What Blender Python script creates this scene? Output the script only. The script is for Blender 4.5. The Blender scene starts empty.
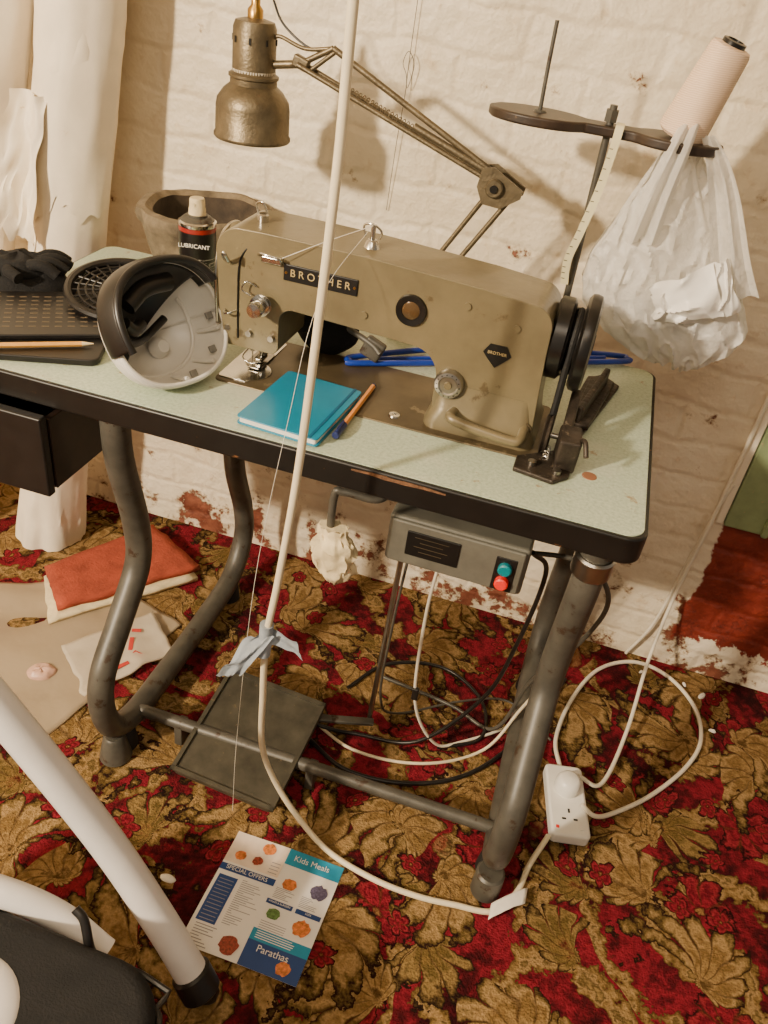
import bpy, bmesh, math, random
from mathutils import Vector, Matrix, noise, Euler
random.seed(4)
SC=bpy.context.scene
def lin(c):
    c=c/255.0
    return c/12.92 if c<=.04045 else ((c+.055)/1.055)**2.4
def rgb(r,g,b): return (lin(r),lin(g),lin(b),1)
# ---------------- materials ----------------
class NT:
    def __init__(s,m): s.t=m.node_tree; s.n=s.t.nodes; s.l=s.t.links
    def add(s,typ,**k):
        n=s.n.new(typ)
        for a,v in k.items(): setattr(n,a,v)
        return n
    def link(s,a,b): s.l.new(a,b)
    def put(s,inp,v):
        if isinstance(v,bpy.types.NodeSocket): s.link(v,inp)
        else: inp.default_value=v
    def math(s,op,a,b=0,c=None,clamp=False):
        n=s.add('ShaderNodeMath',operation=op); n.use_clamp=clamp
        s.put(n.inputs[0],a); s.put(n.inputs[1],b)
        if c is not None: s.put(n.inputs[2],c)
        return n.outputs[0]
    def vmath(s,op,a,b):
        n=s.add('ShaderNodeVectorMath',operation=op); s.put(n.inputs[0],a); s.put(n.inputs[1],b); return n.outputs[0]
    def scale(s,a,k):
        n=s.add('ShaderNodeVectorMath',operation='SCALE'); s.put(n.inputs[0],a); n.inputs['Scale'].default_value=k; return n.outputs[0]
    def noise(s,vec,scale,detail=4,rough=.5,out=0):
        n=s.add('ShaderNodeTexNoise'); s.put(n.inputs['Vector'],vec); n.inputs['Scale'].default_value=scale
        n.inputs['Detail'].default_value=detail; n.inputs['Roughness'].default_value=rough
        return n.outputs[out]
    def ramp(s,fac,stops,interp='LINEAR'):
        n=s.add('ShaderNodeValToRGB'); r=n.color_ramp; r.interpolation=interp
        while len(r.elements)<len(stops): r.elements.new(.5)
        for e,(p,c) in zip(r.elements,stops): e.position=p; e.color=c if len(c)==4 else (*c,1)
        s.put(n.inputs[0],fac); return n.outputs[0]
    def mix(s,fac,a,b,blend='MIX'):
        n=s.add('ShaderNodeMix',data_type='RGBA',blend_type=blend)
        s.put(n.inputs[0],fac); s.put(n.inputs[6],a); s.put(n.inputs[7],b); return n.outputs[2]
    def pos(s): return s.add('ShaderNodeNewGeometry').outputs['Position']
    def sep(s,v):
        n=s.add('ShaderNodeSeparateXYZ'); s.put(n.inputs[0],v); return n.outputs
    def comb(s,x,y,z):
        n=s.add('ShaderNodeCombineXYZ'); s.put(n.inputs[0],x); s.put(n.inputs[1],y); s.put(n.inputs[2],z); return n.outputs[0]
    def step(s,v,lo,hi):
        n=s.add('ShaderNodeMapRange'); s.put(n.inputs[0],v); n.inputs[1].default_value=lo; n.inputs[2].default_value=hi; n.clamp=True
        return n.outputs[0]
    def bump(s,h,strength,dist,bsdf):
        n=s.add('ShaderNodeBump'); s.put(n.inputs['Height'],h); n.inputs['Strength'].default_value=strength; n.inputs['Distance'].default_value=dist
        s.link(n.outputs[0],bsdf.inputs['Normal'])
def newmat(name):
    m=bpy.data.materials.new(name); m.use_nodes=True
    return m,NT(m),m.node_tree.nodes['Principled BSDF']
def M(name,col,rough=.5,metal=0,var=.12,vscale=25,bump=0,bscale=200,spec=.5,col2=None,thr=None,coat=0):
    m,t,b=newmat(name); p=t.pos()
    c=rgb(*col)
    dark=tuple(x*(1-var*1.6) for x in c[:3])+(1,); lite=tuple(min(1,x*(1+var)) for x in c[:3])+(1,)
    f=t.noise(p,vscale,5,.6)
    out=t.ramp(f,[(.3,dark),(.7,lite)])
    if col2:
        f2=t.noise(p,vscale*1.7,8,.65); mk=t.step(f2,thr or .6,(thr or .6)+.04)
        out=t.mix(mk,out,rgb(*col2))
    t.link(out,b.inputs['Base Color'])
    b.inputs['Roughness'].default_value=rough; b.inputs['Metallic'].default_value=metal
    b.inputs['Specular IOR Level'].default_value=spec
    if coat: b.inputs['Coat Weight'].default_value=coat
    if bump: t.bump(t.noise(p,bscale,3,.5),bump,.002,b)
    return m
def MTrans(name,col,alpha=.5,rough=.4,bs=35,bd=.006):
    m,t,b=newmat(name); out=m.node_tree.nodes['Material Output']
    b.inputs['Base Color'].default_value=rgb(*col); b.inputs['Roughness'].default_value=rough
    tr=t.add('ShaderNodeBsdfTranslucent'); tr.inputs[0].default_value=rgb(*col)
    tp=t.add('ShaderNodeBsdfTransparent')
    m1=t.add('ShaderNodeMixShader'); m1.inputs[0].default_value=.30; t.link(b.outputs[0],m1.inputs[1]); t.link(tr.outputs[0],m1.inputs[2])
    m2=t.add('ShaderNodeMixShader'); m2.inputs[0].default_value=1-alpha; t.link(m1.outputs[0],m2.inputs[1]); t.link(tp.outputs[0],m2.inputs[2])
    t.link(m2.outputs[0],out.inputs[0])
    t.bump(t.noise(t.pos(),bs,4,.6),.8,bd,b)
    return m
# ---------------- mesh helpers ----------------
def empty(name,loc=(0,0,0)):
    o=bpy.data.objects.new(name,None); o.empty_display_size=.05; SC.collection.objects.link(o); o.location=loc; return o
def mk(name,verts,faces,mat,parent=None,smooth=False,mats=None,fm=None):
    me=bpy.data.meshes.new(name); me.from_pydata([tuple(v) for v in verts],[],faces); me.validate(); me.update()
    o=bpy.data.objects.new(name,me); SC.collection.objects.link(o)
    for m in (mats or [mat]): me.materials.append(m)
    if fm:
        for p,i in zip(me.polygons,fm): p.material_index=i
    bm=bmesh.new(); bm.from_mesh(me); bmesh.ops.recalc_face_normals(bm,faces=bm.faces); bm.to_mesh(me); bm.free()
    if smooth:
        for p in me.polygons: p.use_smooth=True
        try: me.set_sharp_from_angle(angle=math.radians(40))
        except Exception: pass
    if parent: o.parent=parent; o.matrix_parent_inverse=Matrix.Translation(-Vector(parent.location))
    return o
def bevel(o,w,seg=3,ang=35):
    b=o.modifiers.new('bevel','BEVEL'); b.width=w; b.segments=seg; b.limit_method='ANGLE'; b.angle_limit=math.radians(ang)
    for p in o.data.polygons: p.use_smooth=True
    try: o.data.set_sharp_from_angle(angle=math.radians(60))
    except Exception: pass
    wn=o.modifiers.new('wn','WEIGHTED_NORMAL'); wn.keep_sharp=True
    return o
def box(name,c,s,mat,parent=None,bev=0,rot=(0,0,0),seg=3):
    R=Euler(rot).to_matrix(); h=Vector(s)/2; vs=[]
    for x in(-1,1):
        for y in(-1,1):
            for z in(-1,1): vs.append(Vector(c)+R@Vector((x*h.x,y*h.y,z*h.z)))
    fs=[(0,1,3,2),(4,6,7,5),(0,4,5,1),(2,3,7,6),(0,2,6,4),(1,5,7,3)]
    o=mk(name,vs,fs,mat,parent)
    if bev: bevel(o,bev,seg)
    return o
def frame(d):
    d=d.normalized(); a=Vector((0,0,1)) if abs(d.z)<.9 else Vector((1,0,0))
    u=d.cross(a).normalized(); return u,d.cross(u).normalized()
def lathe(name,prof,mat,parent=None,o=(0,0,0),axis=(0,0,1),seg=40,mats=None,pm=None,smooth=True):
    o=Vector(o); ax=Vector(axis).normalized(); u,v=frame(ax); vs=[];fs=[];fm=[]
    for r,h in prof:
        for i in range(seg):
            a=2*math.pi*i/seg; vs.append(o+ax*h+(u*math.cos(a)+v*math.sin(a))*max(r,1e-5))
    for k in range(len(prof)-1):
        for i in range(seg):
            j=(i+1)%seg; fs.append((k*seg+i,k*seg+j,(k+1)*seg+j,(k+1)*seg+i)); fm.append(pm[k] if pm else 0)
    return mk(name,vs,fs,mat,parent,smooth,mats,fm)
def cyl(name,p1,p2,r,mat,parent=None,r2=None,seg=24,bev=0):
    p1=Vector(p1);p2=Vector(p2);L=(p2-p1).length; r2=r if r2 is None else r2; b=bev
    prof=[(0,0),(r-b,0),(r,b),(r2,L-b),(r2-b,L),(0,L)] if b else [(0,0),(r,0),(r2,L),(0,L)]
    return lathe(name,prof,mat,parent,p1,p2-p1,seg)
def catmull(pts,res,cyc=False):
    P=[Vector(p) for p in pts]; out=[]; n=len(P)
    if n==2 or res<=1: return P
    for i in range(n if cyc else n-1):
        p0=P[(i-1)%n] if (cyc or i>0) else P[0]*2-P[1]; p1=P[i]; p2=P[(i+1)%n]
        p3=P[(i+2)%n] if (cyc or i+2<n) else P[-1]*2-P[-2]
        for k in range(res):
            t=k/res
            out.append(.5*((2*p1)+(p2-p0)*t+(2*p0-5*p1+4*p2-p3)*t*t+(3*p1-p0-3*p2+p3)*t**3))
    if not cyc: out.append(P[-1])
    return out
def sweep(name,pts,r,mat,parent=None,seg=12,res=8,cyc=False,prof=None,up=None):
    P=catmull(pts,res,cyc); n=len(P); vs=[];fs=[]
    if prof is None: prof=[(math.cos(2*math.pi*i/seg),math.sin(2*math.pi*i/seg)) for i in range(seg)]
    m=len(prof); u=None
    for i,p in enumerate(P):
        a=P[(i-1)%n] if (cyc or i>0) else P[0]; b=P[(i+1)%n] if (cyc or i<n-1) else P[-1]
        d=(b-a).normalized()
        if up is not None: u=Vector(up)-d*d.dot(Vector(up)); u.normalize()
        elif u is None: u,_=frame(d)
        else: u=(u-d*d.dot(u)).normalized()
        v=d.cross(u)
        rr=r if not callable(r) else r(i/(n-1))
        for x,y in prof: vs.append(p+u*x*rr+v*y*rr)
    for i in range(n if cyc else n-1):
        for k in range(m):
            j=(k+1)%m; i2=(i+1)%n; fs.append((i*m+k,i*m+j,i2*m+j,i2*m+k))
    if not cyc: fs.append(tuple(range(m))[::-1]); fs.append(tuple((n-1)*m+k for k in range(m)))
    return mk(name,vs,fs,mat,parent,True)
def prism(name,outline,z0,z1,mat,parent=None,bev=0,plane='XY',seg=3,M4=None,ang=35):
    n=len(outline); vs=[]
    for h in (z0,z1):
        for a,b in outline:
            vs.append({'XY':(a,b,h),'XZ':(a,h,b),'YZ':(h,a,b)}[plane])
    if M4 is not None: vs=[M4@Vector(v) for v in vs]
    fs=[tuple(range(n)),tuple(range(2*n-1,n-1,-1))]+[(i,(i+1)%n,n+(i+1)%n,n+i) for i in range(n)]
    o=mk(name,vs,fs,mat,parent)
    if bev: bevel(o,bev,seg,ang)
    return o
def loft(name,rings,mat,parent=None,caps=True,smooth=True):
    m=len(rings[0]); vs=[v for r in rings for v in r]; fs=[]
    for i in range(len(rings)-1):
        for k in range(m):
            j=(k+1)%m; fs.append((i*m+k,i*m+j,(i+1)*m+j,(i+1)*m+k))
    if caps: fs.append(tuple(range(m))); fs.append(tuple((len(rings)-1)*m+k for k in range(m)))
    return mk(name,vs,fs,mat,parent,smooth)
def rrect(x0,y0,x1,y1,r,n=6):
    o=[]
    for cx,cy,a0 in((x1-r,y1-r,0),(x0+r,y1-r,90),(x0+r,y0+r,180),(x1-r,y0+r,270)):
        for i in range(n+1):
            a=math.radians(a0+90*i/n); o.append((cx+r*math.cos(a),cy+r*math.sin(a)))
    return o
def grid(name,fn,nu,nv,mat,parent=None,thick=0,smooth=True):
    vs=[fn(i/(nu-1),j/(nv-1)) for j in range(nv) for i in range(nu)]
    fs=[(j*nu+i,j*nu+i+1,(j+1)*nu+i+1,(j+1)*nu+i) for j in range(nv-1) for i in range(nu-1)]
    o=mk(name,vs,fs,mat,parent,smooth)
    if thick:
        s=o.modifiers.new('s','SOLIDIFY'); s.thickness=thick; s.offset=1
    return o
def text(name,s,size,mat,parent,origin,xdir,ydir,depth=.0004,align='CENTER'):
    c=bpy.data.curves.new(name,'FONT'); c.body=s; c.size=size; c.extrude=depth; c.align_x=align; c.align_y='CENTER'
    t=bpy.data.objects.new(name+'_tmp',c); SC.collection.objects.link(t)
    bpy.context.view_layer.update()
    me=bpy.data.meshes.new_from_object(t.evaluated_get(bpy.context.evaluated_depsgraph_get()))
    bpy.data.objects.remove(t)
    X=Vector(xdir).normalized();Y=Vector(ydir).normalized();Z=X.cross(Y)
    me.transform(Matrix.Translation(Vector(origin))@Matrix((X,Y,Z)).transposed().to_4x4())
    me.materials.clear(); me.materials.append(mat)
    o=bpy.data.objects.new(name,me); SC.collection.objects.link(o)
    o.parent=parent; o.matrix_parent_inverse=Matrix.Translation(-Vector(parent.location)); return o
def nz(x,y=0,z=0): return noise.noise(Vector((x,y,z)))
def circ(n): return [2*math.pi*k/n for k in range(n)]

# ---------------- palette ----------------
m_black=M('black_plastic',(24,22,21),.38,var=.3)
m_blackm=M('black_enamel',(22,20,18),.3,var=.4,col2=(74,64,50),thr=.68)
m_rubber=M('black_rubber',(18,17,16),.7,bump=.3)
m_cable=M('cream_cable',(226,212,180),.45,var=.06)
m_wcable=M('white_cable',(228,220,200),.4,var=.06)
m_steel=M('steel',(170,166,158),.3,1,var=.15)
m_chrome=M('chrome',(205,202,194),.18,1,var=.05)
m_grey=M('grey_enamel',(84,81,73),.45,.2,var=.25,vscale=18,col2=(62,48,36),thr=.6)
m_olive=M('olive_enamel',(120,109,82),.33,.15,var=.15,vscale=11,coat=.2,col2=(92,79,56),thr=.62,bump=.3,bscale=60)
m_bed=M('worn_bed_metal',(98,86,64),.36,.4,var=.25,vscale=12,col2=(134,120,92),thr=.62)
m_bronze=M('hammered_bronze',(112,100,78),.42,.65,var=.22,vscale=30,bump=.3,bscale=220)
m_white=M('white_plastic',(232,229,220),.3,var=.03)
m_label=M('label_black',(16,15,14),.4,var=.1)
m_gold=M('gold_print',(205,184,132),.4,.4,var=.05)
m_wood=M('dark_wood',(50,38,28),.4,var=.35,vscale=30,col2=(104,82,58),thr=.66)
m_brass=M('brass',(180,142,78),.3,1,var=.1)
m_red=M('red_button',(225,40,30),.35,var=.05)
m_teal=M('teal_button',(0,120,130),.35,var=.05)
m_cloth=M('cream_cloth',(222,204,162),.9,var=.18,bump=.9,bscale=90)
m_paper=M('paper',(236,230,218),.75,var=.05)
m_foam=M('dark_fabric',(15,14,14),.9,var=.4,bump=.6,bscale=300)

# ---------------- room ----------------
WY=.676
def wall_material():
    m,t,b=newmat('painted_brick'); p=t.pos(); x,y,z=t.sep(p)
    v=t.comb(x,z,0)
    wv=t.vmath('ADD',v,t.scale(t.noise(p,9,3,.5,1),.040))
    br=t.add('ShaderNodeTexBrick'); t.put(br.inputs['Vector'],wv); br.inputs['Scale'].default_value=1
    br.inputs['Brick Width'].default_value=.225; br.inputs['Row Height'].default_value=.075; br.inputs['Mortar Size'].default_value=.012
    br.inputs['Mortar Smooth'].default_value=1
    nn=t.noise(p,3.5,6,.6); n2=t.noise(p,22,6,.65); n3=t.noise(p,9,9,.7); n4=t.noise(p,13,4,.55)
    base=t.ramp(nn,[(.25,rgb(212,196,168)),(.55,rgb(232,219,194)),(.8,rgb(238,227,206))])
    base=t.mix(t.math('MULTIPLY',t.step(n2,.58,.70),.6),base,rgb(202,178,142))
    gap=t.math('MULTIPLY',t.step(br.outputs['Fac'],.2,1.0),t.step(n4,.42,.62))
    base=t.mix(t.math('MULTIPLY',gap,.25),base,rgb(188,168,134))
    low=t.math('SUBTRACT',1,t.step(z,.0,.40))
    chip=t.math('ADD',n3,t.math('MULTIPLY',low,.14))
    mask=t.step(chip,.665,.68)
    brickc=t.ramp(n2,[(.35,rgb(98,50,36)),(.65,rgb(146,90,68))])
    base=t.mix(t.step(chip,.625,.66),base,rgb(192,172,142))
    base=t.mix(mask,base,brickc)
    e=t.math('ADD',x,t.math('MULTIPLY',t.math('SUBTRACT',n3,.5),.07))
    mr=t.math('MULTIPLY',t.step(e,.246,.250),t.math('SUBTRACT',1,t.step(z,.47,.475)))
    mr=t.math('MULTIPLY',mr,t.step(t.math('ADD',z,t.math('MULTIPLY',t.math('SUBTRACT',n2,.5),.16)),.095,.10))
    redc=t.ramp(n2,[(.3,rgb(98,30,20)),(.7,rgb(140,54,38))])
    base=t.mix(mr,base,redc)
    t.link(base,b.inputs['Base Color']); b.inputs['Roughness'].default_value=.5
    h=t.math('ADD',t.math('MULTIPLY',br.outputs['Fac'],-.24),t.math('MULTIPLY',n4,1.6))
    h=t.math('ADD',h,t.math('MULTIPLY',n2,.45)); h=t.math('SUBTRACT',h,t.math('MULTIPLY',mask,.4))
    t.bump(h,.65,.013,b)
    return m
def carpet_material():
    m,t,b=newmat('floral_carpet'); p=t.pos(); x,y,z=t.sep(p); p0=t.comb(x,y,0)
    warp=t.scale(t.vmath('SUBTRACT',t.noise(p0,8,2,.5,1),(.5,.5,.5)),.08)
    w=t.vmath('ADD',p0,warp); wx,wy,_=t.sep(w); w=t.comb(wx,wy,0)
    fine=t.noise(p0,48,3,.6); mid=t.noise(p0,17,3,.6); big=t.noise(p0,5,2,.5)
    def vor(scale,off,rnd):
        vv=t.vmath('ADD',w,off); q=t.add('ShaderNodeTexVoronoi',voronoi_dimensions='2D'); t.put(q.inputs['Vector'],vv)
        q.inputs['Scale'].default_value=scale; q.inputs['Randomness'].default_value=rnd
        d=t.vmath('SUBTRACT',vv,q.outputs['Position']); dx,dy,_=t.sep(d)
        ang=t.math('ARCTAN2',dy,dx); r=t.math('SQRT',t.math('ADD',t.math('MULTIPLY',dx,dx),t.math('MULTIPLY',dy,dy)))
        return ang,r,t.sep(q.outputs['Color'])
    bg=t.ramp(t.math('MULTIPLY_ADD',fine,.45,t.math('MULTIPLY',big,.65)),[(.42,rgb(46,12,14)),(.50,rgb(76,18,24)),(.57,rgb(118,26,38)),(.62,rgb(136,32,46)),(.70,rgb(80,18,26))])
    def leaf(scale,off,R,lob,swirl,keep,stops,base_,rnd=.75,inner=.42,fan=False,th=.8):
        a,r,c=vor(scale,off,rnd)
        ph=t.math('MULTIPLY_ADD',c[0],6.28,t.math('MULTIPLY',r,swirl))
        lo=t.math('ABSOLUTE',t.math('SINE',t.math('MULTIPLY_ADD',a,lob/2,ph)))
        Rr=t.math('MULTIPLY',t.math('MULTIPLY_ADD',t.math('POWER',lo,.6),1-inner,inner),R)
        if fan:
            f=t.math('COSINE',t.math('ADD',t.math('ADD',a,t.math('MULTIPLY',r,swirl*.7)),t.math('MULTIPLY',c[2],6.28)))
            f=t.math('MAXIMUM',t.math('MULTIPLY_ADD',f,.62,.38),.10); Rr=t.math('MULTIPLY',Rr,f)
        q=t.math('DIVIDE',r,Rr); q=t.math('ADD',q,t.math('MULTIPLY',t.math('SUBTRACT',fine,.5),1.0))
        q=t.math('MULTIPLY',q,.8)
        col=t.ramp(q,stops)
        col=t.mix(t.math('MULTIPLY',t.math('SUBTRACT',1,t.step(lo,.10,.40)),.65),col,rgb(70,46,24))
        k=t.math('MULTIPLY',t.math('SUBTRACT',1,t.step(q,th-.02,th)),t.step(c[1],1-keep,1-keep+.01))
        return t.mix(k,base_,col)
    G=[(.0,rgb(92,68,36)),(.14,rgb(160,128,82)),(.32,rgb(122,94,52)),(.50,rgb(170,138,92)),(.64,rgb(108,86,46)),(.74,rgb(40,20,14))]
    G2=[(.0,rgb(86,30,26)),(.14,rgb(134,106,60)),(.36,rgb(98,80,42)),(.55,rgb(146,118,72)),(.68,rgb(78,60,32)),(.75,rgb(34,18,12))]
    Rd=[(.0,rgb(150,112,66)),(.10,rgb(76,14,20)),(.28,rgb(144,34,48)),(.46,rgb(98,18,30)),(.60,rgb(150,42,52)),(.74,rgb(38,10,10))]
    a,r,c=vor(3.1,(.13,.37,0),.7)
    s=t.math('SINE',t.math('ADD',t.math('ADD',t.math('MULTIPLY',a,2),t.math('MULTIPLY',r,52)),t.math('MULTIPLY',c[0],6.28)))
    sv=t.math('ADD',s,t.math('MULTIPLY',t.math('SUBTRACT',mid,.5),4.2)); sv=t.math('ADD',sv,t.math('MULTIPLY',t.math('SUBTRACT',fine,.5),2.8))
    s01=t.math('MULTIPLY_ADD',sv,.22,.5)
    gold=t.ramp(s01,[(.57,rgb(36,18,12)),(.60,rgb(94,72,36)),(.66,rgb(132,104,60)),(.73,rgb(164,132,88)),(.79,rgb(98,78,42)),(.88,rgb(146,118,72))])
    col=t.mix(t.step(s01,.575,.59),bg,gold)
    col=leaf(5.6,(.51,.22,0),.12,13,26,.65,G2,col,fan=True)
    col=leaf(5.0,(.91,.43,0),.062,6,6,.55,Rd,col,inner=.6)
    col=leaf(4.3,(.27,.81,0),.165,13,-22,.90,G,col,fan=True,inner=.5)
    col=leaf(3.9,(.67,.13,0),.150,11,24,.75,G,col,fan=True,inner=.5)
    col=leaf(9.5,(.31,.63,0),.024,5,0,.35,Rd,col,inner=.6)
    col=t.mix(.5,col,t.ramp(t.noise(p0,190,2,.6),[(.3,(.3,.3,.3,1)),(.7,(1,1,1,1))]),'MULTIPLY')
    t.link(col,b.inputs['Base Color']); b.inputs['Roughness'].default_value=.95; b.inputs['Specular IOR Level'].default_value=.12
    t.bump(t.math('ADD',t.noise(p0,260,2,.6),t.math('MULTIPLY',fine,1.0)),.7,.006,b)
    return m
m_wall=wall_material(); m_carpet=carpet_material()
box('floor',(-.6,-1.1,-.05),(4.8,3.75,.1),m_carpet)
box('wall_back',(-.6,WY+.06,1.2),(4.8,.12,2.4),m_wall)
m_plain=M('plaster',(228,216,194),.8,var=.06,vscale=3,bump=.3,bscale=30)
box('wall_left',(-3.06,-1.1,1.2),(.12,3.75,2.4),m_plain)
box('ceiling',(-.6,-1.1,2.45),(4.8,3.75,.1),M('ceiling_paint',(232,224,206),.85,var=.04,vscale=3))
tr=empty('trim_1',(.29,WY,.42))
m_green=M('green_gloss',(134,150,110),.4,var=.12,col2=(168,150,116),thr=.64)
box('green_board',(.280,WY-.008,1.36),(.075,.02,1.88),m_green,tr,.003)
box('cream_edge',(.233,WY-.006,1.36),(.016,.016,1.88),m_plain,tr,.003)
box('green_bead',(.322,WY-.014,1.36),(.014,.03,1.88),m_green,tr,.004)

# ---------------- sewing table ----------------
L,D,H=1.085,.544,.76
tb=empty('sewing_table',(-.5,.27,0))
m_edge=M('black_table_edge',(20,18,16),.4,var=.3,col2=(120,80,48),thr=.66)
def top_mat():
    m,t,b=newmat('green_laminate'); p=t.pos()
    f=t.noise(p,200,3,.7); g=t.noise(p,5,5,.6); k=t.noise(p,24,8,.7)
    c=t.ramp(f,[(.35,rgb(166,180,156)),(.5,rgb(184,198,174)),(.68,rgb(200,209,188))])
    c=t.mix(t.step(g,.52,.8),c,rgb(206,204,184))
    c=t.mix(t.step(k,.64,.69),c,rgb(158,142,110))
    t.link(c,b.inputs['Base Color']); b.inputs['Roughness'].default_value=.3
    return m
out=rrect(-L,0,0,D,.028,8)
prism('table_core',out,H-.042,H-.0015,m_edge,tb,.003)
prism('table_top_laminate',rrect(-L+.006,.006,-.006,D-.006,.024,8),H-.003,H,top_mat(),tb)
sweep('worn_edge',[(-.39,-.0005,.7515),(-.36,-.001,.753),(-.33,-.001,.752),(-.29,-.0005,.7525),(-.26,-.0003,.751)],lambda t:.35+.65*math.sin(math.pi*t)*(.7+.5*nz(t*9)),M('bare_wood',(112,78,52),.75,var=.4,vscale=120),tb,prof=[(.003,.0012),(-.003,.0012),(-.003,-.0012),(.003,-.0012)],up=(0,0,1))
def fr(nm,x):
    pts=[(.05,.715),(.055,.62),(.088,.48),(.086,.39),(.02,.31),(-.042,.24),(-.056,.17),(-.032,.09),(.03,.05),(.14,.04),(.34,.04),(.47,.055),(.535,.13),(.53,.22),(.48,.36),(.47,.5),(.47,.715)]
    sweep(nm,[(x,a,b) for a,b in pts],.0225,m_grey,tb,20,7)
    for k,yy in enumerate((.0,.46)):
        cyl(nm+'_foot_%d'%k,(x,yy,0),(x,yy,.05),.026,m_rubber,tb,.022,20,.004)
    box(nm+'_bracket',(x,.26,.708),(.06,.46,.02),m_grey,tb,.003)
fr('left_frame',-.775); fr('right_frame',-.05)
cyl('cross_bar',(-.775,.045,.055),(-.05,.045,.055),.012,m_grey,tb)
cyl('leg_collar',(-.05,.053,.655),(-.05,.05,.69),.028,m_steel,tb,seg=28,bev=.003)
cyl('foot_cap',(-.05,-.042,.0),(-.05,-.042,.06),.026,m_grey,tb,.025,24,.004)
cyl('foot_cap_2',(-.775,-.03,.0),(-.775,-.03,.06),.03,m_grey,tb,.02,24,.004)
m_drawer=M('dark_drawer',(34,22,16),.45,var=.4)
box('drawer_front',(-.975,-.02,.645),(.26,.016,.135),m_black,tb,.003)
box('drawer_side',(-.848,.16,.645),(.010,.34,.12),m_drawer,tb,.001)
box('drawer_side_2',(-1.07,.16,.645),(.010,.34,.12),m_drawer,tb,.001)
box('drawer_bottom',(-.960,.16,.588),(.22,.34,.008),m_drawer,tb)
box('drawer_back',(-.960,.33,.645),(.22,.010,.12),m_drawer,tb)

# pedal
pd=empty('foot_pedal',(-.55,.06,0))
Rp=Matrix.Translation((-.540,.060,.062))@Matrix.Rotation(math.radians(-4),4,'Z')@Matrix.Rotation(math.radians(14),4,'X')
m_ped=M('pedal_iron',(78,74,62),.45,.4,var=.25,col2=(104,92,70),thr=.64)
prism('tread',rrect(-.105,-.115,.105,.115,.015),-.006,.004,m_ped,pd,.002,M4=Rp)
for a,b,c,d in((-.105,-.115,.105,-.107),(-.105,.107,.105,.115),(-.105,-.115,-.097,.115),(.097,-.115,.105,.115)):
    prism('rim',[(a,b),(c,b),(c,d),(a,d)],.004,.010,m_ped,pd,M4=Rp)
cyl('pivot_rod',(-.69,.05,.045),(-.40,.05,.045),.006,m_grey,pd)
for xx in (-.68,-.41): box('pivot_bracket',(xx,.05,.027),(.016,.03,.054),m_grey,pd,.002)
cyl('pitman_rod',(-.345,.20,.05),(-.335,.22,.70),.005,m_steel,pd)
box('pitman_arm',(-.40,.17,.055),(.14,.016,.008),m_grey,pd,.002,rot=(0,0,.3))

# switch box
sb=empty('motor_switch_box',(-.23,.1,.62))
m_box=M('switchbox_grey',(104,102,92),.4,.15,var=.14)
box('housing',(-.235,.095,.626),(.205,.10,.083),m_box,sb,.006)
box('housing_lid',(-.235,.044,.626),(.195,.008,.074),m_box,sb,.003)
box('rating_plate',(-.268,.0390,.630),(.078,.003,.042),m_label,sb,.001)
for k in range(4): box('plate_text_%d'%k,(-.270,.0373,.643-.008*k),(.05-.016*(k%2),.0004,.0007),m_bronze,sb)
cyl('start_button',(-.162,.042,.632),(-.162,.030,.632),.010,m_teal,sb,bev=.002)
cyl('stop_button',(-.162,.042,.608),(-.162,.028,.608),.010,m_red,sb,bev=.002)
box('button_plate',(-.162,.040,.620),(.030,.003,.058),m_black,sb,.001)
for xx in(-.31,-.16): box('hanger_strap',(xx,.10,.692),(.02,.05,.050),m_grey,sb)
# knee lifter
kl=empty('knee_lifter',(-.42,.08,.6))
sweep('lifter_rod',[(-.345,.10,.712),(-.350,.08,.680),(-.365,.06,.672),(-.41,.052,.676),(-.424,.05,.664),(-.424,.05,.56)],.006,m_grey,kl,12,8)
rings=[]
for i in range(25):
    t=i/24; r=.034*math.sin(math.pi*min(.96,max(.14,t)))**.5
    rings.append([(-.420+.012*t+r*math.cos(a)*(1+.35*nz(3*math.cos(a),3*math.sin(a),t*6)+.10*nz(7*math.cos(a),7*math.sin(a),t*14)), .05+.7*r*math.sin(a)*(1+.4*nz(5*math.sin(a),t*5)), .612-.10*t+.008*nz(math.cos(a)*5,math.sin(a)*5,t*9)) for a in circ(48)])
loft('cloth_pad',rings,m_cloth,kl)

# ---------------- sewing machine ----------------
sm=empty('sewing_machine',(-.42,.21,.76))
def arc(cx,cz,r,a0,a1,n=8): return [(cx+r*math.cos(math.radians(a0+(a1-a0)*i/n)),cz+r*math.sin(math.radians(a0+(a1-a0)*i/n))) for i in range(n+1)]
o=[(-.322,.765),(-.326,.80)]+arc(-.366,.832,.040,0,90)+[(-.45,.876),(-.545,.880)]+arc(-.545,.860,.02,90,180)[1:]+[(-.565,.818)]+arc(-.577,.818,.012,0,-90)
o+=[(-.642,.806)]+arc(-.642,.814,.008,270,180)[1:]+[(-.658,.86)]+arc(-.628,.944,.036,180,90)+[(-.59,.981),(-.45,.980),(-.28,.972)]+arc(-.215,.936,.030,90,0)+[(-.184,.90),(-.178,.80),(-.172,.765)]
prism('arm_and_column',o,.158,.266,m_olive,sm,.030,'XZ',8,ang=50)
def rr3(x0,y0,x1,y1,r,z): return [(a,b,z) for a,b in rrect(x0,y0,x1,y1,r,6)]
loft('column_plinth',[rr3(-.333,.140,-.170,.285,.02,.762),rr3(-.333,.140,-.170,.285,.02,.772),rr3(-.325,.150,-.178,.277,.02,.79),rr3(-.324,.157,-.18,.27,.02,.83)],m_olive,sm)
prism('bed_plate',rrect(-.652,.124,-.158,.302,.012),.752,.7625,m_bed,sm,.002)
prism('slide_plate',rrect(-.650,.135,-.60,.292,.006),.7625,.7640,m_chrome,sm,.0005)
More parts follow.
